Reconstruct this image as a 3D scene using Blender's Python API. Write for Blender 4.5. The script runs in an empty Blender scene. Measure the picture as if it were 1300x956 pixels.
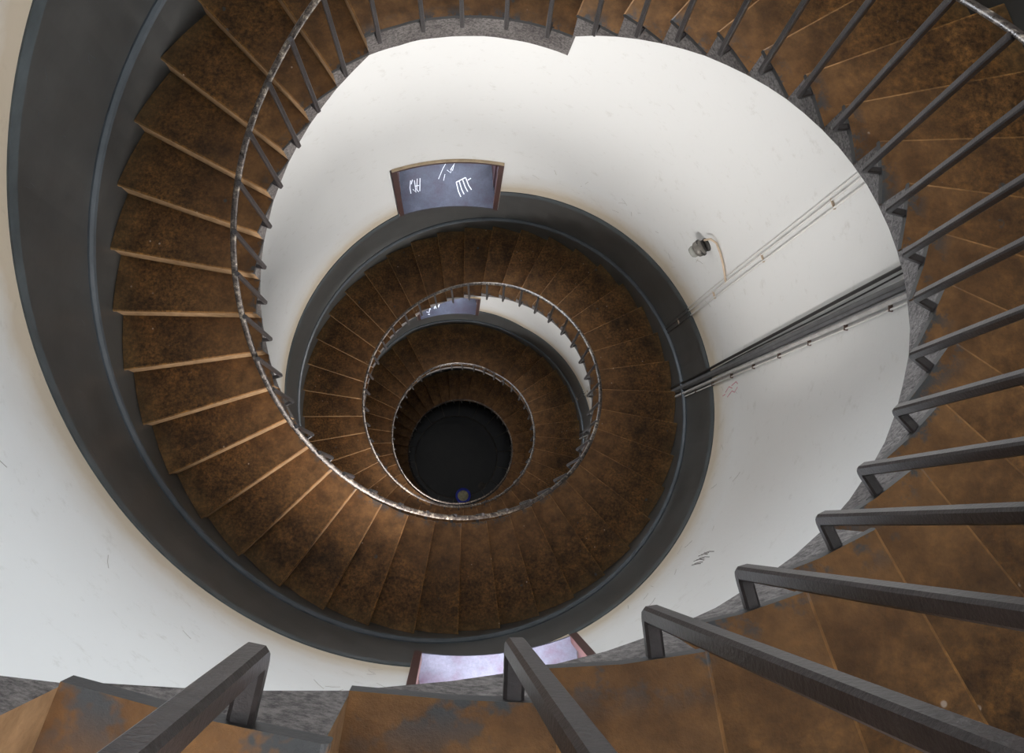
import bpy, bmesh, math, random
from mathutils import Vector, Matrix, noise
random.seed(7)
PI = math.pi
S = 1.15            # metres per well radius
FLOOR_U = -22.3     # floor level in well radii below the first baluster foot

# ------------------------------------------------------------------ camera
cam_d = bpy.data.cameras.new('camera')
cam = bpy.data.objects.new('camera', cam_d)
bpy.context.scene.collection.objects.link(cam)
bpy.context.scene.camera = cam
F_PX = 1235.14
down = Vector(((574.344-650)/F_PX, (627.85-433)/F_PX, 1.0)).normalized()     # plumb line, camera axes x right, y down, z forward
ex = (Vector((1, 0, 0)) - down.x*down).normalized()
ez = -down
ey = ez.cross(ex)
m3 = Matrix(((ex.x, -ex.y, -ex.z), (ey.x, -ey.y, -ey.z), (ez.x, -ez.y, -ez.z)))
cam.matrix_world = Matrix.Translation(Vector((-0.0809*S, -0.8723*S, (0.7493-FLOOR_U)*S))) @ m3.to_4x4()
cam_d.sensor_fit = 'HORIZONTAL'
cam_d.sensor_width = 36
cam_d.lens = F_PX/1300*36
cam_d.shift_y = -45/1300
cam_d.clip_start = 0.02
cam_d.clip_end = 200

# ------------------------------------------------------------------ world and light
sc = bpy.context.scene
world = bpy.data.worlds.new('sky')
sc.world = world
world.use_nodes = True
bg = world.node_tree.nodes['Background']
bg.inputs['Color'].default_value = (0.80, 0.90, 1.0, 1)
bg.inputs['Strength'].default_value = 1.3
sc.view_settings.view_transform = 'Standard'
sc.view_settings.look = 'None'
sc.view_settings.gamma = 1
sc.view_settings.use_curve_mapping = False
sc.view_settings.exposure = -0.2
SOUTH_W, NORTH_W, TOP_W = 360.0, 140.0, 260.0       # watts of daylight

# ------------------------------------------------------------------ measured stair curve
T0, DT, RISE = -1.7763218, 0.1599854, 0.1534128
FR, TW = 0.348, 0.0018217
R_WALL, R_SIDE, R_RAIL = 1.754, 1.0477, 0.995
H_RAIL, H_BAND, H_LEDGE, SOFFIT = 0.734, 1.1165, 0.3088, 0.117
TREAD_DZ = 0.0135
KT = [-.0356,-.0054,.0106,.0158,.0469,.0575,.0241,.0004,-.0204,-.0333,-.0407,-.0444,-.0356,-.0225,-.0066,.0151,.0274,.0257,.0208]
KZ = [.25,.0485,.0244,-.0028,-.0507,-.0265,-.0371,-.0423,-.0415,-.0256,.0138,.0293,.0295,.0256,.0216,.0126,.0013,-.0066,-.0123]
BAL_FIX = [.0035,.0241,.011,-.0041,.0046,-.0124,-.0052,-.0033,.0048,-.0094,-.0124,-.0144,.0005,.0071,.0026,-.0024,-.0024,-.0209,-.0269,-.0137,-.0099,.0024,-.0036,.0146,.019,.0191,.0038,.0119,.014,.0201,.0045,.0046,.0161,-.0114,.02,.015]
N0, N1 = -44, 154

def spline(x, y):
    k = len(y)
    x = min(max((x+6)/7.0, 0), k-1.0001)
    i = int(x); t = x-i
    Y = lambda j: y[min(max(j, 0), k-1)]
    a, b, c, d = Y(i-1), Y(i), Y(i+1), Y(i+2)
    return .5*(2*b + (-a+c)*t + (2*a-5*b+4*c-d)*t*t + (-a+3*b-3*c+d)*t**3)
def th_of(n): return T0 + n*DT + spline(n, KT)
def z_of(n):
    c = n - min(max(n-19, 0), 4) - min(max(n-96, 0), 6)
    return -RISE*c + spline(n, KZ)
def P(r, th, z):
    return Vector((r*math.cos(th)*S, r*math.sin(th)*S, (z-FLOOR_U)*S))
def flare(z): return 1 - TW*z

# windows: centre azimuth, half width (degrees), sill level, head level
WINS = [(95.0, 14.5, 3.1, 4.35), (-84.3, 14.7, 0.65, 1.9), (95.0, 14.5, -2.35, -1.1), (-84.3, 14.7, -4.80, -3.55), (94.7, 14.6, -7.90, -6.66),
        (-84.3, 14.7, -10.35, -9.1), (95.6, 14.4, -13.30, -12.05), (-84.3, 14.7, -15.85, -14.6)]
TOP_U = 7.6
WALL_T = 0.62

# ------------------------------------------------------------------ node helpers
def mat(name, rough=0.6, metal=0.0, spec=0.5):
    m = bpy.data.materials.new(name); m.use_nodes = True
    nt = m.node_tree; b = nt.nodes['Principled BSDF']
    b.inputs['Roughness'].default_value = rough
    b.inputs['Metallic'].default_value = metal
    b.inputs['Specular IOR Level'].default_value = spec
    return m, nt, b
def N(nt, kind, **kw):
    n = nt.nodes.new(kind)
    for k, v in kw.items():
        if k in n.inputs: n.inputs[k].default_value = v
        else: setattr(n, k, v)
    return n
def noise_tex(nt, scale, detail=4, rough=.6, vec=None):
    n = N(nt, 'ShaderNodeTexNoise'); n.inputs['Scale'].default_value = scale
    n.inputs['Detail'].default_value = detail; n.inputs['Roughness'].default_value = rough
    if vec is not None: nt.links.new(vec, n.inputs['Vector'])
    return n
def ramp(nt, src, stops):
    r = nt.nodes.new('ShaderNodeValToRGB')
    e = r.color_ramp.elements
    while len(e) < len(stops): e.new(0.5)
    for i, (p, c) in enumerate(stops):
        e[i].position = p; e[i].color = c if len(c) == 4 else (*c, 1)
    nt.links.new(src, r.inputs['Fac']); return r
def mix(nt, fac, a, b, mode='MIX'):
    m = nt.nodes.new('ShaderNodeMix'); m.data_type = 'RGBA'; m.blend_type = mode
    for s, v in ((m.inputs[0], fac), (m.inputs[6], a), (m.inputs[7], b)):
        if hasattr(v, 'is_output'): nt.links.new(v, s)
        else: s.default_value = v if not isinstance(v, tuple) or len(v) == 4 else (*v, 1)
    return m.outputs[2]
def bump(nt, b, src, strength, dist=0.01):
    bp = nt.nodes.new('ShaderNodeBump'); bp.inputs['Strength'].default_value = strength; bp.inputs['Distance'].default_value = dist
    nt.links.new(src, bp.inputs['Height']); nt.links.new(bp.outputs[0], b.inputs['Normal'])
def pos(nt): return nt.nodes.new('ShaderNodeNewGeometry').outputs['Position']
def radius(nt, p):
    s = nt.nodes.new('ShaderNodeVectorMath'); s.operation = 'MULTIPLY'; s.inputs[1].default_value = (1, 1, 0)
    nt.links.new(p, s.inputs[0])
    l = nt.nodes.new('ShaderNodeVectorMath'); l.operation = 'LENGTH'; nt.links.new(s.outputs[0], l.inputs[0])
    return l.outputs['Value']
def maprange(nt, src, a, b, c=0., d=1.):
    m = nt.nodes.new('ShaderNodeMapRange'); nt.links.new(src, m.inputs[0])
    for i, v in enumerate((a, b, c, d)): m.inputs[i+1].default_value = v
    return m.outputs[0]

# ------------------------------------------------------------------ materials
def stone(name, tint=1.0):
    m, nt, b = mat(name, .62, 0, .35)
    p = pos(nt); r = radius(nt, p)
    big = noise_tex(nt, 3.2, 6, .65, p); fine = noise_tex(nt, 46, 5, .75, p); mid = noise_tex(nt, 11, 4, .6, p)
    base = ramp(nt, big.outputs[0], [(.3, (.064, .031, .009)), (.52, (.140, .066, .017)), (.72, (.22, .108, .034))])
    gr = ramp(nt, fine.outputs[0], [(.36, (.30, .28, .26)), (.50, (1, 1, 1)), (.66, (2.1, 2.0, 1.8))])
    c = mix(nt, .85, base.outputs[0], gr.outputs[0], 'MULTIPLY')
    # redder worn inner end with window glow painted in, the wall end is dusty
    inner = maprange(nt, r, 1.12*S, 1.45*S, 1, 0)
    c = mix(nt, .0, c, c)
    ml = nt.nodes.new('ShaderNodeMath'); ml.operation = 'MULTIPLY'; nt.links.new(inner, ml.inputs[0]); ml.inputs[1].default_value = .68
    c = mix(nt, ml.outputs[0], c, (.27, .135, .052))
    outer = maprange(nt, r, 1.62*S, 1.75*S, 0, .45)
    c = mix(nt, outer, c, (.22, .145, .062))
    # middle dark wear
    dk = ramp(nt, mid.outputs[0], [(.36, (.45, .42, .4)), (.6, (1.1, 1.1, 1.1))])
    c = mix(nt, .75, c, dk.outputs[0], 'MULTIPLY')
    # paint drips and pale specks
    v = nt.nodes.new('ShaderNodeTexVoronoi'); v.inputs['Scale'].default_value = 11; nt.links.new(p, v.inputs['Vector'])
    sp = ramp(nt, v.outputs['Distance'], [(.045, (1, 1, 1)), (.07, (0, 0, 0))])
    gate = ramp(nt, mid.outputs[0], [(.47, (0, 0, 0)), (.54, (1, 1, 1))])
    g2 = mix(nt, 1, sp.outputs[0], gate.outputs[0], 'MULTIPLY')
    c = mix(nt, g2, c, (.5, .38, .30))
    v2 = nt.nodes.new('ShaderNodeTexVoronoi'); v2.inputs['Scale'].default_value = 6.3; nt.links.new(p, v2.inputs['Vector'])
    sp2 = ramp(nt, v2.outputs['Distance'], [(.07, (1, 1, 1)), (.10, (0, 0, 0))])
    gate2 = ramp(nt, mid.outputs[0], [(.40, (1, 1, 1)), (.46, (0, 0, 0))])
    g3 = mix(nt, 1, sp2.outputs[0], gate2.outputs[0], 'MULTIPLY')
    c = mix(nt, g3, c, (.07, .075, .08))
    # grey paint slopped over the edge at the well
    edge = maprange(nt, r, 1.05*S, 1.10*S, 1, 0)
    en = nt.nodes.new('ShaderNodeMath'); en.operation = 'MULTIPLY'; nt.links.new(edge, en.inputs[0])
    er = ramp(nt, noise_tex(nt, 14, 4, .7, p).outputs[0], [(.50, (0, 0, 0)), (.58, (1, 1, 1))]); nt.links.new(er.outputs[0], en.inputs[1])
    c = mix(nt, en.outputs[0], c, (.075, .08, .085))
    c = mix(nt, 1.0, c, (tint, tint, tint), 'MULTIPLY')
    nt.links.new(c, b.inputs['Base Color'])
    bump(nt, b, fine.outputs[0], .55, .006)
    return m
M_stone = stone('brown_terrazzo', .88)
def riser_mat():
    m, nt, b = mat('window_lit_riser', .6, 0, .35)
    p = pos(nt); n = noise_tex(nt, 20, 5, .7, p)
    c = ramp(nt, n.outputs[0], [(.3, (.24, .14, .07)), (.7, (.52, .33, .18))])  # lighter tan: window light on the risers put into the colour
    nt.links.new(c.outputs[0], b.inputs['Base Color']); bump(nt, b, n.outputs[0], .4, .005)
    return m
M_riser = riser_mat()
M_nose = stone('worn_nosing', 1.4)
def concrete():
    m, nt, b = mat('grey_painted_concrete', .75, 0, .4)
    p = pos(nt); n = noise_tex(nt, 75, 5, .8, p); n2 = noise_tex(nt, 5, 4, .6, p)
    c = ramp(nt, n.outputs[0], [(.32, (.034, .029, .028)), (.45, (.120, .106, .102)), (.60, (.25, .228, .215))])
    c2 = ramp(nt, n2.outputs[0], [(.35, (.55, .52, .52)), (.6, (1, 1, 1))])
    c = mix(nt, .8, c.outputs[0], c2.outputs[0], 'MULTIPLY')
    nt.links.new(c, b.inputs['Base Color']); bump(nt, b, n.outputs[0], .9, .012)
    return m
M_conc = concrete()
def plaster():
    m, nt, b = mat('white_painted_plaster', .5, 0, .35)
    p = pos(nt)
    a = nt.nodes.new('ShaderNodeAttribute'); a.attribute_name = 'above'
    n = noise_tex(nt, 3.5, 5, .65, p); n2 = noise_tex(nt, 30, 4, .6, p); n3 = noise_tex(nt, 9, 6, .75, p)
    d = nt.nodes.new('ShaderNodeMath'); d.operation = 'MULTIPLY_ADD'
    nt.links.new(n.outputs[0], d.inputs[0]); d.inputs[1].default_value = -.20; nt.links.new(a.outputs['Fac'], d.inputs[2])
    st = ramp(nt, d.outputs[0], [(-.0, (.75, .75, .75)), (.05, (.55, .55, .55)), (.17, (.2, .2, .2)), (.42, (0, 0, 0))])
    c = mix(nt, st.outputs[0], (.80, .80, .79), (.56, .45, .30))
    sm = ramp(nt, n3.outputs[0], [(.30, (.86, .85, .83)), (.42, (1, 1, 1))])
    c = mix(nt, .8, c, sm.outputs[0], 'MULTIPLY')
    nt.links.new(c, b.inputs['Base Color'])
    bump(nt, b, n2.outputs[0], .12, .008)
    return m
M_plaster = plaster()
def paint(name, col, rough=.45, var=.25, scale=6, spec=.4, metal=0., bmp=.12):
    m, nt, b = mat(name, rough, metal, spec)
    p = pos(nt); n = noise_tex(nt, scale, 5, .65, p)
    lo = tuple(x*(1-var) for x in col); hi = tuple(min(1, x*(1+var)) for x in col)
    c = ramp(nt, n.outputs[0], [(.3, lo), (.7, hi)])
    nt.links.new(c.outputs[0], b.inputs['Base Color'])
    if bmp: bump(nt, b, noise_tex(nt, scale*6, 4, .6, p).outputs[0], bmp, .006)
    return m
M_dado = paint('grey_enamel_dado', (.060, .061, .060), .38, .22, 2.5, .5)
M_stripe = paint('blue_grey_stripe', (.080, .097, .106), .42, .25, 5)
M_ledge = paint('blue_grey_ledge', (.072, .085, .098), .40, .2, 5)
M_bar = paint('dark_grey_bar_paint', (.034, .028, .028), .36, .35, 25, .55, 0, .2)
M_maroon = paint('maroon_gloss', (.085, .032, .030), .28, .25, 8, .6)
M_casing = paint('brown_casing', (.060, .022, .018), .4, .2, 8)
M_tan = paint('tan_plaster_edge', (.42, .33, .22), .7, .25, 14)
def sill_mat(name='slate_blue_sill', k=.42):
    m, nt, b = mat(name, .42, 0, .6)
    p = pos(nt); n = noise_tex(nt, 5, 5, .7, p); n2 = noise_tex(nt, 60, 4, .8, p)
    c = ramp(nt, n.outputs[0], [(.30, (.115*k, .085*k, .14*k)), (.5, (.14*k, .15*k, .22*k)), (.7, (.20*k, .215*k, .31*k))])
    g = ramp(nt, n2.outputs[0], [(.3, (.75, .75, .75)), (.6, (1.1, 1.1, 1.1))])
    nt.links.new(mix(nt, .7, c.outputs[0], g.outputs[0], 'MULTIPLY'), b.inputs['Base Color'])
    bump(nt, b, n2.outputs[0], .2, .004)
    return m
M_sill = sill_mat()
def rail_mat():
    m, nt, b = mat('peeling_rail_paint', .33, .35, .6)
    p = pos(nt); n = noise_tex(nt, 34, 5, .8, p); n2 = noise_tex(nt, 2.2, 3, .6, p)
    a = nt.nodes.new('ShaderNodeMath'); a.operation = 'MULTIPLY_ADD'; nt.links.new(n2.outputs[0], a.inputs[0]); a.inputs[1].default_value = .35; nt.links.new(n.outputs[0], a.inputs[2])
    c = ramp(nt, a.outputs[0], [(.56, (.030, .022, .019)), (.70, (.085, .068, .060)), (.78, (.24, .20, .16)), (.86, (.55, .48, .38))])
    nt.links.new(c.outputs[0], b.inputs['Base Color']); bump(nt, b, n.outputs[0], .5, .006)
    rr = maprange(nt, n.outputs[0], .35, .65, .22, .55); nt.links.new(rr, b.inputs['Roughness'])
    return m
M_rail = rail_mat()
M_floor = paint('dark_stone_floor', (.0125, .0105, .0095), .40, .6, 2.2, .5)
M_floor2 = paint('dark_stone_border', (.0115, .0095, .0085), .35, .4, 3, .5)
M_joint = paint('pale_floor_joint', (.11, .09, .075), .6, .3, 9)
M_white = paint('white_conduit_paint', (.72, .70, .67), .45, .06, 12)
M_pinkwhite = paint('cream_conduit', (.66, .52, .38), .5, .12, 14)
M_black = paint('black_cable_rubber', (.022, .021, .021), .45, .2, 20)
M_trunk = paint('grey_trunking', (.115, .115, .120), .4, .2, 12)
M_pipe = paint('pale_grey_pipe', (.50, .48, .47), .45, .15, 12)
M_clip = paint('rusty_clip', (.15, .10, .08), .6, .3, 40)
M_lamp = paint('weathered_lamp_metal', (.20, .185, .165), .45, .35, 18, .5, .3)
M_lampdark = paint('dark_lamp_bracket', (.05, .046, .042), .5, .3, 18)
M_blue = paint('blue_plastic', (.08, .11, .85), .4, .15, 12)
M_cream = paint('cream_paper', (.85, .77, .50), .8, .2, 18)
M_mark = paint('white_scratched_marks', (.72, .73, .78), .7, .1, 20)
M_scuff = paint('dark_scuff', (.10, .085, .075), .8, .3, 20)
M_pink = paint('pink_crayon', (.62, .25, .30), .8, .2, 20)
M_faint = paint('faint_grey_scratch', (.50, .47, .43), .8, .1, 20)
def glass():
    m = bpy.data.materials.new('window_glass'); m.use_nodes = True; nt = m.node_tree
    nt.nodes.clear()
    o = nt.nodes.new('ShaderNodeOutputMaterial'); t = nt.nodes.new('ShaderNodeBsdfTransparent'); g = nt.nodes.new('ShaderNodeBsdfGlossy')
    g.inputs['Roughness'].default_value = .03; fr = nt.nodes.new('ShaderNodeFresnel'); fr.inputs[0].default_value = 1.45
    mx = nt.nodes.new('ShaderNodeMixShader'); nt.links.new(fr.outputs[0], mx.inputs[0]); nt.links.new(t.outputs[0], mx.inputs[1]); nt.links.new(g.outputs[0], mx.inputs[2])
    nt.links.new(mx.outputs[0], o.inputs[0]); return m
M_glass = glass()
def lens_glass():
    m, nt, b = mat('frosted_lamp_glass', .25, 0, .5); b.inputs['Base Color'].default_value = (.34, .34, .31, 1); return m
M_lens = lens_glass()

# ------------------------------------------------------------------ object helpers
COL = sc.collection
def link(name, me, mats, parent=None, smooth=False, kind=None, label=None, cat=None, group=None):
    for m in (mats if isinstance(mats, (list, tuple)) else [mats]): me.materials.append(m)
    o = bpy.data.objects.new(name, me); COL.objects.link(o)
    if parent: o.parent = parent
    if smooth:
        for p in me.polygons: p.use_smooth = True
    if kind: o['kind'] = kind
    if label: o['label'] = label
    if cat: o['category'] = cat
    if group: o['group'] = group
    return o
def mesh(name, vs, fs, mi=None):
    me = bpy.data.meshes.new(name); me.from_pydata([tuple(v) for v in vs], [], fs)
    if mi:
        for i, p in enumerate(me.polygons): p.material_index = mi[i]
    me.update(); return me
def empty(name, loc, label, cat, kind=None, group=None):
    o = bpy.data.objects.new(name, None); COL.objects.link(o); o.location = loc; o.empty_display_size = .1
    o['label'] = label
    if cat: o['category'] = cat
    if kind: o['kind'] = kind
    if group: o['group'] = group
    return o
def reloc(me, off):
    me.transform(Matrix.Translation(-off)); return me
def sweep(path, ups, prof, closed_ends=True):
    """path points, per-point (side, up) frames, prof list of (a,b) ring offsets"""
    vs, fs = [], []; k = len(prof)
    for p, (s, u) in zip(path, ups):
        for a, b_ in prof: vs.append(p + s*a + u*b_)
    for i in range(len(path)-1):
        for j in range(k):
            a = i*k+j; c = i*k+(j+1) % k
            fs.append((a, c, c+k, a+k))
    if closed_ends:
        fs.append(tuple(range(k))[::-1]); fs.append(tuple((len(path)-1)*k+j for j in range(k)))
    return vs, fs
def tube(pts, r, k=8):
    ups = []
    for i, p in enumerate(pts):
        t = (pts[min(i+1, len(pts)-1)] - pts[max(i-1, 0)]).normalized()
        ref = Vector((p.x, p.y, 0)).normalized() if (p.x or p.y) else Vector((1, 0, 0))
        if abs(t.dot(ref)) > .95: ref = Vector((0, 0, 1))
        s = t.cross(ref).normalized(); ups.append((s, s.cross(t).normalized()))
    return sweep(pts, ups, [(r*math.cos(2*PI*j/k), r*math.sin(2*PI*j/k)) for j in range(k)])
def fix_normals(me):
    bm = bmesh.new(); bm.from_mesh(me); bmesh.ops.recalc_face_normals(bm, faces=bm.faces[:]); bm.to_mesh(me); bm.free(); return me
def frange(a, b, n): return [a+(b-a)*i/(n-1) for i in range(n)]
def hexa(bot, top):
    """two rings of equal length -> closed prism"""
    k = len(bot); vs = list(bot)+list(top)
    fs = [tuple(range(k))[::-1], tuple(range(k, 2*k))]+[(j, (j+1) % k, (j+1) % k+k, j+k) for j in range(k)]
    return vs, fs
def join(parts):
    vs, fs, mi = [], [], []
    for i, (v, f, *m) in enumerate(parts):
        o = len(vs); vs += list(v); fs += [tuple(x+o for x in q) for q in f]; mi += [m[0] if m else 0]*len(f)
    return vs, fs, mi

# ------------------------------------------------------------------ helix look-up by azimuth
def ns_at(th):
    """all n in the stair whose azimuth equals th (mod 2 pi)"""
    out = []
    base = (th-T0)/DT
    per = 2*PI/DT
    k = -2
    for k in range(-4, 7):
        n = base+k*per
        for _ in range(4): n += -(((th_of(n)-th+PI) % (2*PI))-PI)/DT
        if N0-4 <= n <= N1+6: out.append(n)
    return out

# ------------------------------------------------------------------ structure: wall
def build_wall():
    ths = set(round(-180+360*i/180, 4) for i in range(180))
    for c, h, a, b_ in WINS:
        for e in (c-h, c+h):
            ths = set(t for t in ths if abs(t-e) > .9); ths.add(round(e, 4))
    ths = sorted(ths); nt_ = len(ths)
    zs = set(round(FLOOR_U+.12*i, 4) for i in range(int((TOP_U-FLOOR_U)/.12)+1)); 
    for c, h, a, b_ in WINS:
        for e in (a, b_):
            zs = set(z for z in zs if abs(z-e) > .05); zs.add(e)
    zs = sorted(zs | {FLOOR_U, TOP_U}); nz = len(zs)
    def hole(t, z):
        return any(abs(((t-c+180) % 360)-180) < h and a < z < b_ for c, h, a, b_ in WINS)
    cache = {t: sorted(z_of(n)+H_BAND for n in ns_at(math.radians(t))) for t in ths}
    vs, fs, val = [], [], []
    for t in ths:
        for z in zs:
            vs.append(P(R_WALL, math.radians(t), z))
            below = [z-q for q in cache[t] if q <= z+.35]
            val.append(min(below) if below else 2.0)
    for t in ths:
        for z in zs: vs.append(P(R_WALL+WALL_T, math.radians(t), z)); val.append(2.0)
    nv = nt_*nz
    for i in range(nt_):
        i2 = (i+1) % nt_
        t0 = ths[i]; t1 = ths[i2] + (360 if i2 == 0 else 0); tm = (t0+t1)/2
        for j in range(nz-1):
            if hole(tm, (zs[j]+zs[j+1])/2): continue
            a, b_, c, d = i*nz+j, i2*nz+j, i2*nz+j+1, i*nz+j+1
            fs.append((a, d, c, b_)); fs.append((a+nv, b_+nv, c+nv, d+nv))
        a, b_ = i*nz+nz-1, i2*nz+nz-1
        fs.append((a, a+nv, b_+nv, b_))
    me = mesh('wall_round', vs, fs)
    at = me.attributes.new('above', 'FLOAT', 'POINT'); at.data.foreach_set('value', val)
    return link('wall_round', me, M_plaster, smooth=False, kind='structure', label='white painted round tower wall, stained ochre above the grey dado')
wall = build_wall()
for p in wall.data.polygons: p.use_smooth = abs(p.normal.z) < .5

# dado: three helical strips that stand a few millimetres proud of the plaster
def win_cut(th):
    d = math.degrees(th)
    for c, h, a, b_ in WINS:
        if abs(((d-c+180) % 360)-180) < h+.35: yield a, b_
def helix_strip(name, lo, hi, r_in, material, label, nseg_per=3, prof=None):
    xs = [N0-1+i/nseg_per for i in range((N1-N0+2)*nseg_per+1)]
    # break exactly at the window edges
    ed = []
    for c, h, a, b_ in WINS:
        for e in (c-h-.37, c-h-.33, c+h+.33, c+h+.37):
            ed += ns_at(math.radians(e))
    xs = sorted(set(xs+[e for e in ed if xs[0] < e < xs[-1]]))
    vs, fs = [], []
    prev = None
    for x in xs:
        th = th_of(x); zb = max(z_of(x)+lo, FLOOR_U); zt = z_of(x)+hi
        for a, b_ in win_cut(th):
            if zt > a-.03 and zb < b_: zt = min(zt, a-.035)
        if zt - zb < .004 or (hi-lo < .1 and zt < z_of(x)+hi-.004): prev = None; continue
        k = len(vs)
        if prof: ring = [(rr, zb+(zt-zb)*f) for rr, f in prof]
        else: ring = [(R_WALL-r_in, zb), (R_WALL-r_in, zt), (R_WALL+.004, zt), (R_WALL+.004, zb)]
        vs += [P(r_, th, z_) for r_, z_ in ring]; m = len(ring)
        if prev is not None:
            for j in range(m):
                fs.append((prev+j, k+j, k+(j+1) % m, prev+(j+1) % m))
        else: fs.append(tuple(k+j for j in range(m)))
        prev = k
    return link(name, fix_normals(mesh(name, vs, fs)), material, kind='structure', label=label)
helix_strip('trim_1', -.10, H_BAND-.078, .0035, M_dado, 'dark grey enamel dado climbing the wall beside the steps')
helix_strip('trim_2', H_BAND-.076, H_BAND, .0075, M_stripe, 'narrow blue-grey border strip along the top of the dado')
helix_strip('trim_3', H_LEDGE-.035, H_LEDGE+.012, .010, M_ledge, 'pale blue-grey ledge line low on the dado',
            prof=[(R_WALL-.022, .0), (R_WALL-.030, .35), (R_WALL-.026, .75), (R_WALL-.012, 1.0), (R_WALL+.003, 1.0), (R_WALL+.003, 0)])
helix_strip('baseboard_round', -.10, H_LEDGE-.036, .016, M_dado, 'dark grey skirting between the steps and the ledge line')

# floor: centre disc, ring of border slabs, outer slabs
def ring_piece(r0, r1, a0, a1, z0, z1, k=4):
    rim = [P(r0, a, z0) for a in frange(a0, a1, k)]+[P(r1, a, z0) for a in frange(a1, a0, k)]
    top = [v+Vector((0, 0, (z1-z0)*S)) for v in rim]
    return hexa(rim, top)
fv, ff = hexa([P(R_WALL+WALL_T, 2*PI*i/64, FLOOR_U-.1) for i in range(64)], [P(R_WALL+WALL_T, 2*PI*i/64, FLOOR_U-.006) for i in range(64)])
floor = link('floor', mesh('floor', fv, ff), M_joint, kind='structure', label='dark stone floor at the foot of the tower with a pale ring joint')
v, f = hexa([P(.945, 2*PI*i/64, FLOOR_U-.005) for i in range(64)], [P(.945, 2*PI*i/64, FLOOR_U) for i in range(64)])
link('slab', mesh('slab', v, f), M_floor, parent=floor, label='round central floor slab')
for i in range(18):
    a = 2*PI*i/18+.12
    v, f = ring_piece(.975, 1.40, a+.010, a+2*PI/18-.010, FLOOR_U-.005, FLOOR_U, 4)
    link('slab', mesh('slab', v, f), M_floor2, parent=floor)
for i in range(18):
    a = 2*PI*i/18+.12
    v, f = ring_piece(1.41, R_WALL-.002, a+.010, a+2*PI/18-.010, FLOOR_U-.005, FLOOR_U, 4)
    link('slab', mesh('slab', v, f), M_floor2, parent=floor)

# ------------------------------------------------------------------ windows
WLAB = ['window high in the north wall above the camera', 'window in the south wall above the camera level', 'window high in the north wall above the upper landing',
        'deep window recess at the bottom edge of the picture with paler sill', 'deep window recess with brown frame and scratched slate-blue sill, above the second turn',
        'window recess in the south wall hidden under the second turn', 'small window recess seen through the well above the lower landing',
        'window recess low in the south wall']
def stroke(pts, w, h=.003):
    """flat ribbon through points, thin and lying on the surface; pts = [(pos, normal)]"""
    vs, fs = [], []
    for i, (p, n) in enumerate(pts):
        q = (pts[min(i+1, len(pts)-1)][0]-pts[max(i-1, 0)][0]).normalized(); s = q.cross(n).normalized()*w/2
        vs += [p-s, p+s, p+s+n*h, p-s+n*h]
    for i in range(len(pts)-1):
        a = i*4
        for j in range(4): fs.append((a+j, a+(j+1) % 4, a+4+(j+1) % 4, a+4+j))
    fs.append((3, 2, 1, 0)); e = (len(pts)-1)*4; fs.append((e, e+1, e+2, e+3))
    return vs, fs
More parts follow.
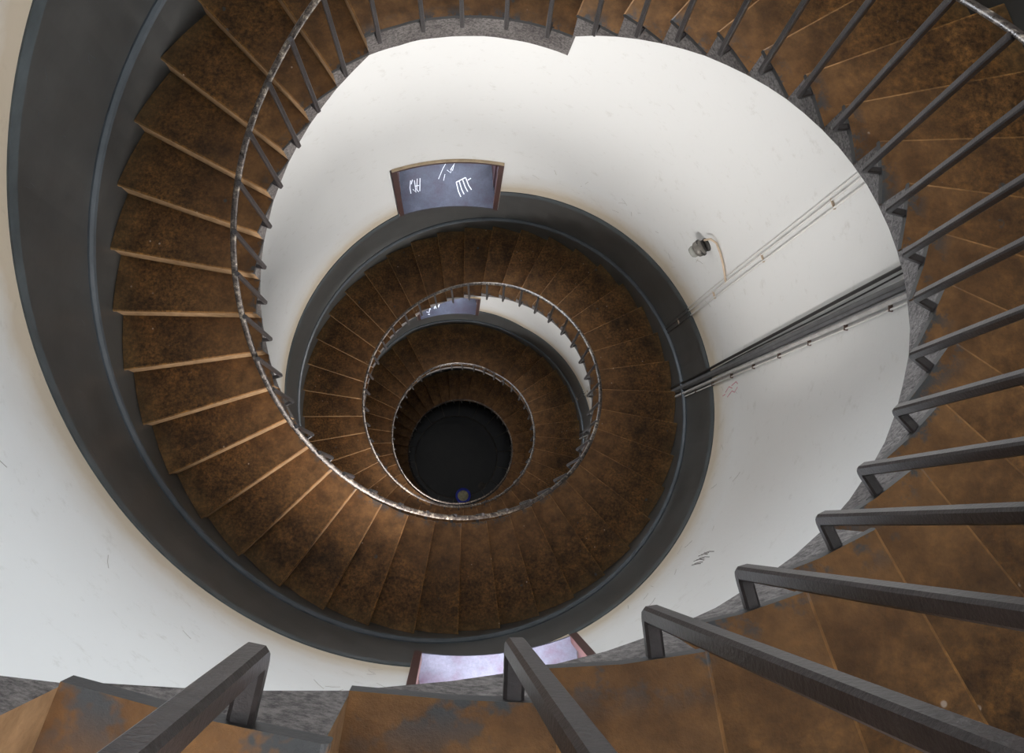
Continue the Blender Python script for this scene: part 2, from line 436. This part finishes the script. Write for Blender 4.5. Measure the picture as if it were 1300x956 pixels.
def build_window(idx, c, h, zs, zh):
    c = math.radians(c); h = math.radians(h)
    root = bpy.data.objects.new('window_%d' % (idx+1), None); COL.objects.link(root)
    base = P(R_WALL, c, zs); root.location = base; root['kind'] = 'structure'; root['label'] = WLAB[idx]
    def pt(u, w, z):
        # u in -1..1 across, w depth from the wall face outward
        a = c+u*h*(1-.31*max(w, 0)/WALL_T); return P(R_WALL+w, a, z)
    def add(name, parts, m, **kw):
        v, f, mi = join(parts); me = fix_normals(mesh(name, v, f, mi)); reloc(me, base)
        return link(name, me, m, parent=root, **kw)
    us = frange(-1, 1, 13)
    D = WALL_T
    # sill
    bot = [pt(u, -.006, zs-.03) for u in us]+[pt(u, D, zs-.03) for u in us[::-1]]
    top = [pt(u, -.006, zs) for u in us]+[pt(u, D, zs) for u in us[::-1]]
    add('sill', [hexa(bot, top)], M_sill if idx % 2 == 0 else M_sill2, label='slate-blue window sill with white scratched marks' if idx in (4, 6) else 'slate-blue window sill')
    # head
    bot = [pt(u, .02, zh) for u in us]+[pt(u, D, zh) for u in us[::-1]]
    top = [pt(u, .02, zh+.04) for u in us]+[pt(u, D, zh+.04) for u in us[::-1]]
    add('lintel', [hexa(bot, top)], M_maroon)
    for s in (-1, 1):
        e = .03
        b4 = [pt(s, .014, zs), pt(s*(1+e), .014, zs), pt(s*(1+e), D, zs), pt(s, D, zs)]
        t4 = [pt(s, .014, zh), pt(s*(1+e), .014, zh), pt(s*(1+e), D, zh), pt(s, D, zh)]
        add('jamb', [hexa(b4, t4)], M_maroon)
        # casing strip on the wall face and a batten inside the reveal
        k = .925
        c4 = [pt(s*k, -.016, zs-.005), pt(s*1.02, -.016, zs-.005), pt(s*1.02, .03, zs-.005), pt(s*k, .03, zs-.005)]
        d4 = [v+Vector((0, 0, (zh-zs+.005)*S)) for v in c4]
        add('casing', [hexa(c4, d4)], M_casing, label='dark brown frame strip')
        c4 = [pt(s*.955, .20, zs), pt(s*1.0, .20, zs), pt(s*1.0, .25, zs), pt(s*.955, .25, zs)]
        d4 = [v+Vector((0, 0, (zh-zs)*S)) for v in c4]
        add('shutter_stop', [hexa(c4, d4)], M_maroon)
    us2 = frange(-1.02, 1.02, 13)
    bot = [pt(u, -.016, zh-.045) for u in us2]+[pt(u, .03, zh-.045) for u in us2[::-1]]
    top = [v+Vector((0, 0, .043*S)) for v in bot]
    add('head_casing', [hexa(bot, top)], M_casing)
    us3 = frange(-1.02, 1.02, 25)
    bot = [pt(u, -.022, zh+.001) for u in us3]+[pt(u, .02, zh+.001) for u in us3[::-1]]
    top = [v+Vector((0, 0, .010*S)) for v in bot]
    add('plaster_edge', [hexa(bot, top)], M_tan, label='tan plaster edge over the opening')
    # glazing: outer frame, mullion, transom and panes near the outer face
    wf = D-.07
    def bar(u0, u1, z0, z1):
        b4 = [pt(u0, wf, z0), pt(u1, wf, z0), pt(u1, wf+.03, z0), pt(u0, wf+.03, z0)]
        return hexa(b4, [v+Vector((0, 0, (z1-z0)*S)) for v in b4])
    add('window_frame', [bar(-1, -.93, zs, zh), bar(.93, 1, zs, zh), bar(-1, 1, zs, zs+.04), bar(-1, 1, zh-.04, zh), bar(-.03, .03, zs+.04, zh-.04)], M_casing)
    for a, b_ in ((-.93, -.03), (.03, .93)):
        p4 = [pt(a, wf+.012, zs+.04), pt(b_, wf+.012, zs+.04), pt(b_, wf+.017, zs+.04), pt(a, wf+.017, zs+.04)]
        add('pane', [hexa(p4, [v+Vector((0, 0, (zh-zs-.08)*S)) for v in p4])], M_glass)
    # marks scratched on the sill
    up = Vector((0, 0, 1))
    def sc_(lines, w=.007):
        parts = []
        for ln in lines: parts.append(stroke([(pt(u, wd, zs)+up*.0005, up) for u, wd in ln], w*S))
        add('scratched_mark', parts, M_mark)
    if idx == 4:
        # u runs counter-clockwise: +1 is the left end in the photograph
        sc_([[(.74, .285), (.76, .22), (.745, .165)], [(.70, .29), (.73, .25)], [(.70, .20), (.64, .165), (.66, .28)], [(.60, .29), (.62, .19), (.585, .165)], [(.54, .29), (.56, .17)], [(.66, .225), (.57, .225)]])
        sc_([[(-.20, .22), (-.23, .13), (-.27, .08)], [(-.26, .235), (-.30, .15), (-.34, .105)], [(-.33, .25), (-.38, .17), (-.42, .13)], [(-.40, .265), (-.45, .19), (-.50, .15)], [(-.20, .22), (-.40, .265)], [(-.44, .24), (-.51, .26)]], .009)
        sc_([[(.16, .26), (.05, .36), (-.04, .42)], [(.06, .24), (.02, .30)], [(-.03, .34), (-.10, .31), (-.13, .36)], [(-.10, .34), (-.20, .40)], [(-.14, .33), (-.22, .43)], [(.0, .40), (-.06, .44)]], .005)
    if idx == 6:
        sc_([[(.70, .08), (.62, .06), (.58, .12), (.66, .14)], [(.62, .16), (.56, .10)], [(.66, .04), (.60, .03)]], .014)
        sc_([[(.44, .10), (.36, .17), (.28, .16)], [(.38, .10), (.30, .20)], [(.30, .11), (.22, .20)], [(.44, .16), (.26, .24)]], .014)
    # daylight entering through the glass
    L = bpy.data.lights.new('daylight', 'AREA'); L.shape = 'RECTANGLE'
    L.size = 2*h*(R_WALL+D)*S*.86; L.size_y = (zh-zs)*S*.95
    south = c < 0
    L.energy = SOUTH_W if south else NORTH_W*(1.8 if zs > -3 else 1); L.color = (1.0, .965, .93) if south else (.84, .92, 1.0)
    lo = bpy.data.objects.new('daylight', L); COL.objects.link(lo)
    ctr = P(R_WALL+D+.05, c, (zs+zh)/2); lo.location = ctr
    d = (P(R_WALL-1, c, (zs+zh)/2)-ctr).normalized(); lo.rotation_euler = d.to_track_quat('-Z', 'Y').to_euler()
M_sill2 = sill_mat('paler_sill', .95)  # same slate-blue mix scaled paler, for the south windows
for i, (c, h, a, b_) in enumerate(WINS): build_window(i, c, h, a, b_)
# open lantern floor above
L = bpy.data.lights.new('lantern_daylight', 'AREA'); L.shape = 'DISK'; L.size = 2*R_WALL*S*.95; L.energy = TOP_W; L.color = (.88, .94, 1.0)
lo = bpy.data.objects.new('lantern_daylight', L); COL.objects.link(lo); lo.location = P(0, 0, TOP_U-.05)

# ------------------------------------------------------------------ staircase
stair = empty('spiral_staircase', P(R_SIDE, th_of(N1), FLOOR_U), 'brown stone spiral staircase with grey painted sides winding down the round tower', 'staircase')
sbase = Vector(stair.location)
groups = []
n = N0
while n <= N1:
    if n == 19: groups.append((19, 23)); n = 24
    elif n == 96: groups.append((96, 102)); n = 103
    else: groups.append((n, n)); n += 1
OUT_R = R_WALL-.018
for a, b_ in groups:
    landing = b_ > a
    x0, x1 = a-1+FR, b_+FR                   # rear and front
    zt = (sum(z_of(k) for k in range(a, b_+1))/(b_-a+1))+TREAD_DZ
    k = 3 if not landing else 4*(b_-a+1)
    xs = frange(x0, x1, k)
    wob = .004*math.sin(a*2.3)
    rs = R_SIDE*flare(zt)
    def zb(x):
        if landing: return max(z_of(b_+FR)-SOFFIT, FLOOR_U)
        return max(z_of(x)-SOFFIT, FLOOR_U)
    def rim(x, off=0): return rs+off+.0035*noise.noise(Vector((x*1.7, 3.1, 0)))
    slab_t = .022
    parts = []
    # solid body
    vs = []; k_ = len(xs)
    for x in xs:
        th = th_of(x)
        q = zb(x)-.006*abs(noise.noise(Vector((x*2.1, 9.3, 0))))
        vs += [P(rim(x), th, zt-slab_t), P(OUT_R, th, zt-slab_t), P(OUT_R, th, max(q, FLOOR_U)), P(rim(x), th, max(q, FLOOR_U))]
    fs, mi = [], []
    for i in range(k_-1):
        o = 4*i
        for j in range(4): fs.append((o+j, o+(j+1) % 4, o+4+(j+1) % 4, o+4+j)); mi.append(1)
    fs.append((0, 1, 2, 3)); mi.append(1)
    e = 4*(k_-1); fs.append((e+3, e+2, e+1, e)); mi.append(2)          # riser
    # tread slab with a rounded nosing
    o0 = len(vs)
    oh = .020
    rows = [(x0, 0, 0, 1), (x1, 0, 0, 1)]
    sl = [(th_of(x), 0.) for x in xs]
    nose = [(oh*.35, 0.0, .0), (oh*.85, .004, .0), (oh, .011, .0)]
    ring = []
    for th, _ in sl: ring.append((th, zt, zt-slab_t))
    thf = th_of(x1)
    ring.append((thf+.002, zt-.001, zt-slab_t)); ring.append((thf+.0045, zt-.004, zt-slab_t+.001)); ring.append((thf+.0055, zt-.009, zt-slab_t+.004))
    for i, (th, z1, z0) in enumerate(ring):
        x = xs[min(i, k_-1)]
        # the outer end of the nosing is set out by the same distance, not the same angle
        f_out = rs/OUT_R
        dth = th-thf if i >= k_ else 0
        to = (thf+dth*f_out*1.25) if i >= k_ else th
        ti = thf+dth*1.0 if i >= k_ else th
        ri = rim(x, -.004)
        vs += [P(ri, ti, z1), P(OUT_R, to, z1), P(OUT_R, to, z0), P(ri, ti, z0)]
    m = len(ring)
    for i in range(m-1):
        o = o0+4*i
        for j in range(4):
            fs.append((o+j, o+(j+1) % 4, o+4+(j+1) % 4, o+4+j)); mi.append(3 if j == 3 else (4 if i >= k_-1 else 0))
    fs.append((o0, o0+1, o0+2, o0+3)); mi.append(0)
    e = o0+4*(m-1); fs.append((e+3, e+2, e+1, e)); mi.append(2)
    me = fix_normals(mesh('step', vs, fs, mi)); reloc(me, sbase)
    link('step', me, [M_stone, M_conc, M_riser, M_black, M_nose], parent=stair, label='wide landing step' if landing else None)

# ------------------------------------------------------------------ railing
rail = empty('stair_railing', P(R_RAIL, th_of(N1), FLOOR_U), 'iron railing of dark square bars and a peeling handrail spiralling round the open well', 'railing')
rbase = Vector(rail.location)
path, fr_ = [], []
x = N0-.4
while x <= N1+.3:
    th = th_of(x); z = z_of(x)+H_RAIL
    p = P(R_RAIL*flare(z), th, z+.0025*math.sin(x*1.9)); path.append(p)
    fr_.append((Vector((math.cos(th), math.sin(th), 0)), Vector((0, 0, 1)))); x += .25
hw, ht = .0150, .0085
prof = [(-hw, -ht*.5), (-hw*.8, -ht), (hw*.8, -ht), (hw, -ht*.5), (hw*.95, ht*.35), (hw*.6, ht), (-hw*.6, ht), (-hw*.95, ht*.35)]
v, f = sweep(path, fr_, prof)
me = fix_normals(mesh('handrail', v, f)); reloc(me, rbase)
link('handrail', me, M_rail, parent=rail, smooth=True, label='mottled peeling handrail')
BW = .0102   # half width of a bar, metres
def baluster(n):
    th = th_of(n) + (BAL_FIX[n] if 0 <= n < len(BAL_FIX) else .004*math.sin(n*3.7))
    z0 = z_of(n); fl = flare(z0)
    zr = z_of(n)+H_RAIL-.008
    foot = P(1.0*fl, th, z0); er = Vector((math.cos(th), math.sin(th), 0)); et = Vector((-math.sin(th), math.cos(th), 0)); up = Vector((0, 0, 1))
    top = P(.982*fl, th+.0185, zr)
    wallp = P((R_SIDE+.02)*fl, th, z0-.004)
    parts = []
    # vertical bar with a mitred, slightly rounded elbow, then the short leg into the concrete
    t = (top-foot).normalized()
    c = BW*.35
    def sq(center, s, u):
        pr = [(-BW, -BW+c), (-BW+c, -BW), (BW-c, -BW), (BW, -BW+c), (BW, BW-c), (BW-c, BW), (-BW+c, BW), (-BW, BW-c)]
        return [center+s*a+u*b2 for a, b2 in pr]
    rings = [sq(wallp, et, -up), sq(foot+er*(BW*1.15), et, -up)]
    for k in (.3, .6):
        ang = k*PI/2
        rings.append(sq(foot+er*(BW*1.15*(1-math.sin(ang)))+up*(BW*1.15*(1-math.cos(ang))), et, (-up*math.cos(ang)-er*math.sin(ang))))
    rings.append(sq(foot+t*(BW*1.15), et, -er))
    rings.append(sq(top, et, -er))
    vs = [v for r_ in rings for v in r_]; fs = []
    for i in range(len(rings)-1):
        for j in range(8): fs.append((8*i+j, 8*i+(j+1) % 8, 8*i+8+(j+1) % 8, 8*i+8+j))
    fs.append(tuple(range(8))[::-1]); fs.append(tuple(range(8*(len(rings)-1), 8*len(rings))))
    mi = [0]*len(fs)
    # dark lumpy grout where the leg enters the concrete
    o = len(vs); w = P((R_SIDE-.002)*fl, th, z0-.003)
    for k, (rr, dd) in enumerate(((2.4, .006), (2.0, -.002), (1.2, -.006))):
        for j in range(8):
            q = BW*rr*(1+.25*math.sin(j*2.4+n*1.7)); vs.append(w+er*(dd*.6)+et*q*math.cos(j*PI/4)+up*min(q*.8*math.sin(j*PI/4)-.003, .0095))
    for k in range(2):
        for j in range(8): fs.append((o+8*k+j, o+8*k+(j+1) % 8, o+8*k+8+(j+1) % 8, o+8*k+8+j)); mi.append(1)
    fs.append(tuple(range(o+16, o+24))); mi.append(1)
    me = fix_normals(mesh('baluster', vs, fs, mi)); reloc(me, rbase)
    link('baluster', me, [M_bar, M_black], parent=rail)
for n in range(N0, N1+1): baluster(n)

# ------------------------------------------------------------------ conduits and cables on the right-hand wall
def vertical(r_off, deg, z0, z1, rad, k=8, wander=0., fn=None, steps=90):
    pts = []
    for i in range(steps+1):
        z = z0+(z1-z0)*i/steps
        d = fn(z) if fn else deg
        pts.append(P(R_WALL-r_off, math.radians(d+wander*math.sin(z*2.1)), z))
    return tube(pts, rad, k)
def run(name, label, cat, deg, parts, group=None):
    r = empty(name, P(R_WALL-.03, math.radians(deg), FLOOR_U), label, cat, group=group); b0 = Vector(r.location)
    for nm, (v, f), m in parts:
        me = fix_normals(mesh(nm, v, f)); reloc(me, b0); link(nm, me, m, parent=r, smooth=nm != 'clip')
    return r
def clip(deg, z, w_deg, r_off, proud=.02):
    w_deg *= .8; proud *= .55
    a = math.radians(deg-w_deg/2); b_ = math.radians(deg+w_deg/2)
    b4 = [P(R_WALL-.001, a, z), P(R_WALL-.001, b_, z), P(R_WALL-r_off-proud, b_, z), P(R_WALL-r_off-proud, a, z)]
    return hexa(b4, [v+Vector((0, 0, .007*S)) for v in b4])
ZT = 5.5; ZB = FLOOR_U
def band_spans(deg):
    """z intervals covered by dado at this azimuth"""
    return sorted((z_of(n)-.1, z_of(n)+H_BAND) for n in ns_at(math.radians(deg)))
def painted(name, deg, r_off, rad, m_wall, m_dado=None):
    """a conduit painted white with the wall and grey where it crosses the dado"""
    out = []; spans = band_spans(deg); z = ZB
    segs = []
    for lo_, hi_ in spans:
        lo_ = max(lo_, ZB); hi_ = min(hi_, ZT)
        if hi_ <= z: continue
        if lo_ > z: segs.append((z, lo_, 0))
        segs.append((max(lo_, z), hi_, 1)); z = hi_
    if z < ZT: segs.append((z, ZT, 0))
    for a, b_, k in segs: out.append((name, vertical(r_off, deg, a, b_, rad, 7, .04, steps=max(4, int((b_-a)*6))), (M_dado if k else m_wall)))
    return out
parts = painted('conduit', 15.05, .008, .0065, M_white)+painted('conduit', 16.25, .008, .0055, M_white)+painted('conduit', 17.1, .006, .004, M_white)
for z in [ZB+.9+1.05*i for i in range(24)]:
    parts.append(('clip', clip(15.6, z, 2.2, .008, .008), M_pinkwhite))
run('wall_conduit', 'three thin conduits painted white running down the wall beside the small lamp', 'conduit', 15.6, parts)
def blk(z):   # the black cable swings away from the trunking higher up
    t = min(max((z+6.5)/3.5, 0), 1); return .2+1.15*t
r1 = run('black_cable', 'thick black cable running down the wall above the grey trunking', 'cable', .8,
    [('cable', vertical(.020, 0, ZB, ZT, .0105, 8, .0, blk, 140), M_black), ('cable', vertical(.014, 0, ZB, ZT, .005, 6, .15, lambda z: blk(z)-.75, 140), M_black)])
# flat grey trunking
def flat_run(d0, d1, proud):
    b4 = [P(R_WALL-.001, math.radians(d0), ZB), P(R_WALL-.001, math.radians(d1), ZB), P(R_WALL-proud, math.radians(d1), ZB), P(R_WALL-proud, math.radians(d0), ZB)]
    return hexa(b4, [v+Vector((0, 0, (ZT-ZB)*S)) for v in b4])
tr = [('trunking', flat_run(-1.75, -.45, .026), M_trunk), ('lid_edge', flat_run(-1.30, -1.22, .0275), M_lampdark)]
for z in [ZB+.5+.62*i for i in range(40)]: tr.append(('clip', clip(-1.1, z, 1.6, .02, .009), M_clip))
run('cable_trunking', 'flat dark grey trunking between the black cable and the pale pipe', 'trunking', -1.1, tr)
pp = [('pipe', vertical(.016, -2.65, ZB, ZT, .0125, 10, .05), M_pipe), ('pipe', vertical(.010, -3.55, ZB, ZT, .006, 6, .05), M_white)]
for z in [ZB+.35+.47*i for i in range(53)]:
    pp.append(('clip', clip(-3.1, z, 1.9, .012, .012), M_clip))
run('pale_pipe', 'pale grey pipe with rusty hook clips lowest of the cable bundle on the right wall', 'pipe', -3.0, pp)

# ------------------------------------------------------------------ wall lamp
lt, lz = math.radians(25.6), -5.40
lr = empty('wall_lamp', P(R_WALL, lt, lz), 'small weathered grey round wall lamp with a curved cream conduit', 'lamp'); lb = Vector(lr.location)
er = Vector((math.cos(lt), math.sin(lt), 0)); et = Vector((-math.sin(lt), math.cos(lt), 0)); up = Vector((0, 0, 1))
def lathe(axis_p, ax, prof_, k=20):
    s = ax.orthogonal().normalized(); u = ax.cross(s).normalized(); vs, fs = [], []
    for d, r_ in prof_:
        for j in range(k): vs.append(axis_p+ax*d+(s*math.cos(2*PI*j/k)+u*math.sin(2*PI*j/k))*r_)
    for i in range(len(prof_)-1):
        for j in range(k): fs.append((i*k+j, i*k+(j+1) % k, (i+1)*k+(j+1) % k, (i+1)*k+j))
    fs.append(tuple(range(k))[::-1]); fs.append(tuple((len(prof_)-1)*k+j for j in range(k)))
    return vs, fs
def ladd(nm, vf, m, sm=True, label=None):
    me = fix_normals(mesh(nm, *vf)); reloc(me, lb); link(nm, me, m, parent=lr, smooth=sm, label=label)
w0 = P(R_WALL, lt, lz)
ax = (-er*.80-up*.60).normalized()
ladd('back_plate', lathe(w0, -er, [(0, .052), (.014, .052), (.02, .045)]), M_lampdark)
ladd('bracket', lathe(w0-er*.018+up*.0, ax, [(0, .045), (.02, .050), (.03, .066), (.042, .068)]), M_lampdark)
ladd('lamp_body', lathe(w0-er*.03, ax, [(.0, .040), (.012, .056), (.035, .064), (.062, .060), (.072, .050)]), M_lamp)
ladd('lamp_lens', lathe(w0-er*.03, ax, [(.070, .047), (.098, .046), (.115, .036), (.120, .015)]), M_lens, label='frosted glass lamp front')
key = [(26.3, -5.30, .040), (25.6, -5.22, .030), (24.2, -5.20, .014), (22.2, -5.22, .011), (20.0, -5.25, .011), (17.8, -5.29, .011), (16.3, -5.32, .011)]
pts = [P(R_WALL-w, math.radians(a), z) for a, z, w in key]
ladd('conduit', tube(pts, .0085, 8), M_pinkwhite, label='curved cream conduit')

# ------------------------------------------------------------------ things on the floor
bk = empty('bucket', P(.845, math.radians(-80.6), FLOOR_U), 'small blue tub holding crumpled cream paper at the edge of the dark floor', 'bucket'); bb = Vector(bk.location)
bk.location = P(.915, math.radians(-79.5), FLOOR_U); bb = Vector(bk.location)
def badd(nm, vf, m, parent=bk, sm=True, **kw):
    me = fix_normals(mesh(nm, *vf)); reloc(me, bb); return link(nm, me, m, parent=parent, smooth=sm, **kw)
Rb = .20
badd('tub', lathe(bb+up*.002, up, [(0, Rb*.8), (.27, Rb), (.275, Rb+.006), (.30, Rb+.006), (.30, Rb-.052), (.20, Rb-.056), (.195, .01)], 28), M_blue)
vs, fs = lathe(bb, up, [(.20, Rb-.06), (.27, Rb-.056), (.285, Rb*.55), (.29, Rb*.3), (.288, .01)], 18)
vs = [v+Vector((0, 0, .03*noise.noise(v*14))) for v in vs]
badd('crumpled_paper', (vs, fs), M_cream, sm=False)
dr = P(.905, math.radians(-47.9), FLOOR_U)
vs, fs = lathe(dr+up*.001, up, [(0, .10), (.012, .10), (.014, .085), (.008, .075), (.008, .03), (.02, .028), (.02, .005)], 24)
me = fix_normals(mesh('floor_drain', vs, fs)); reloc(me, dr)
o = link('floor_drain', me, M_joint, smooth=False, label='small round dark drain cover set in the floor right of the blue tub', cat='drain'); o.location = dr

# ------------------------------------------------------------------ scuffs, scratches and scribbles on the plaster
def wall_stroke(pts, w, m, name='scuff_mark'):
    q = [(P(R_WALL-.0004, math.radians(a), z), Vector((-math.cos(math.radians(a)), -math.sin(math.radians(a)), 0))) for a, z in pts]
    v, f = stroke(q, w*S, .0012); link(name, fix_normals(mesh(name, v, f)), m, parent=wall)
for i in range(8):
    a = -45.6+i*.42; z = -4.62+.03*math.sin(i*2.1)
    wall_stroke([(a, z), (a+.5+.1*i % .3, z+.07), (a+.8, z+.10+random.random()*.10)], .0035, M_scuff)
for pts in ([(-7.6, -5.60), (-6.6, -5.50), (-7.1, -5.44), (-6.2, -5.38)], [(-6.4, -5.66), (-5.4, -5.58), (-6.0, -5.50)], [(-5.4, -5.52), (-4.9, -5.42), (-5.5, -5.38)], [(-7.0, -5.72), (-6.8, -5.66)]):
    wall_stroke(pts, .006, M_pink, 'pink_scribble')
random.seed(11)
for i in range(70):
    nn = random.uniform(20, 62); th = math.degrees(th_of(nn)); z = z_of(nn)+H_BAND+random.uniform(.08, .8)
    d = random.uniform(-2.2, 2.2); l = random.uniform(.02, .10)
    if any(abs(((th-c+180) % 360)-180) < h+3 and a-.1 < z < b_+.1 for c, h, a, b_ in WINS): continue
    wall_stroke([(th, z), (th+d*.5, z+l*.6), (th+d, z+l)], random.uniform(.0015, .003), M_faint)
# scratches in the dado enamel of the top turn
for i in range(26):
    nn = random.uniform(24, 34); th = math.degrees(th_of(nn)); z = z_of(nn)+random.uniform(.45, 1.0)
    d = random.uniform(-1.5, 1.5); l = random.uniform(-.06, .06)
    q = [(P(R_WALL-.0038, math.radians(th+d*t), z+l*t+.012*math.sin(5*t+i)), Vector((-math.cos(math.radians(th)), -math.sin(math.radians(th)), 0))) for t in (0, .35, .7, 1)]
    v, f = stroke(q, .0022, .0008); link('scratch', fix_normals(mesh('scratch', v, f)), M_ledge, parent=wall)
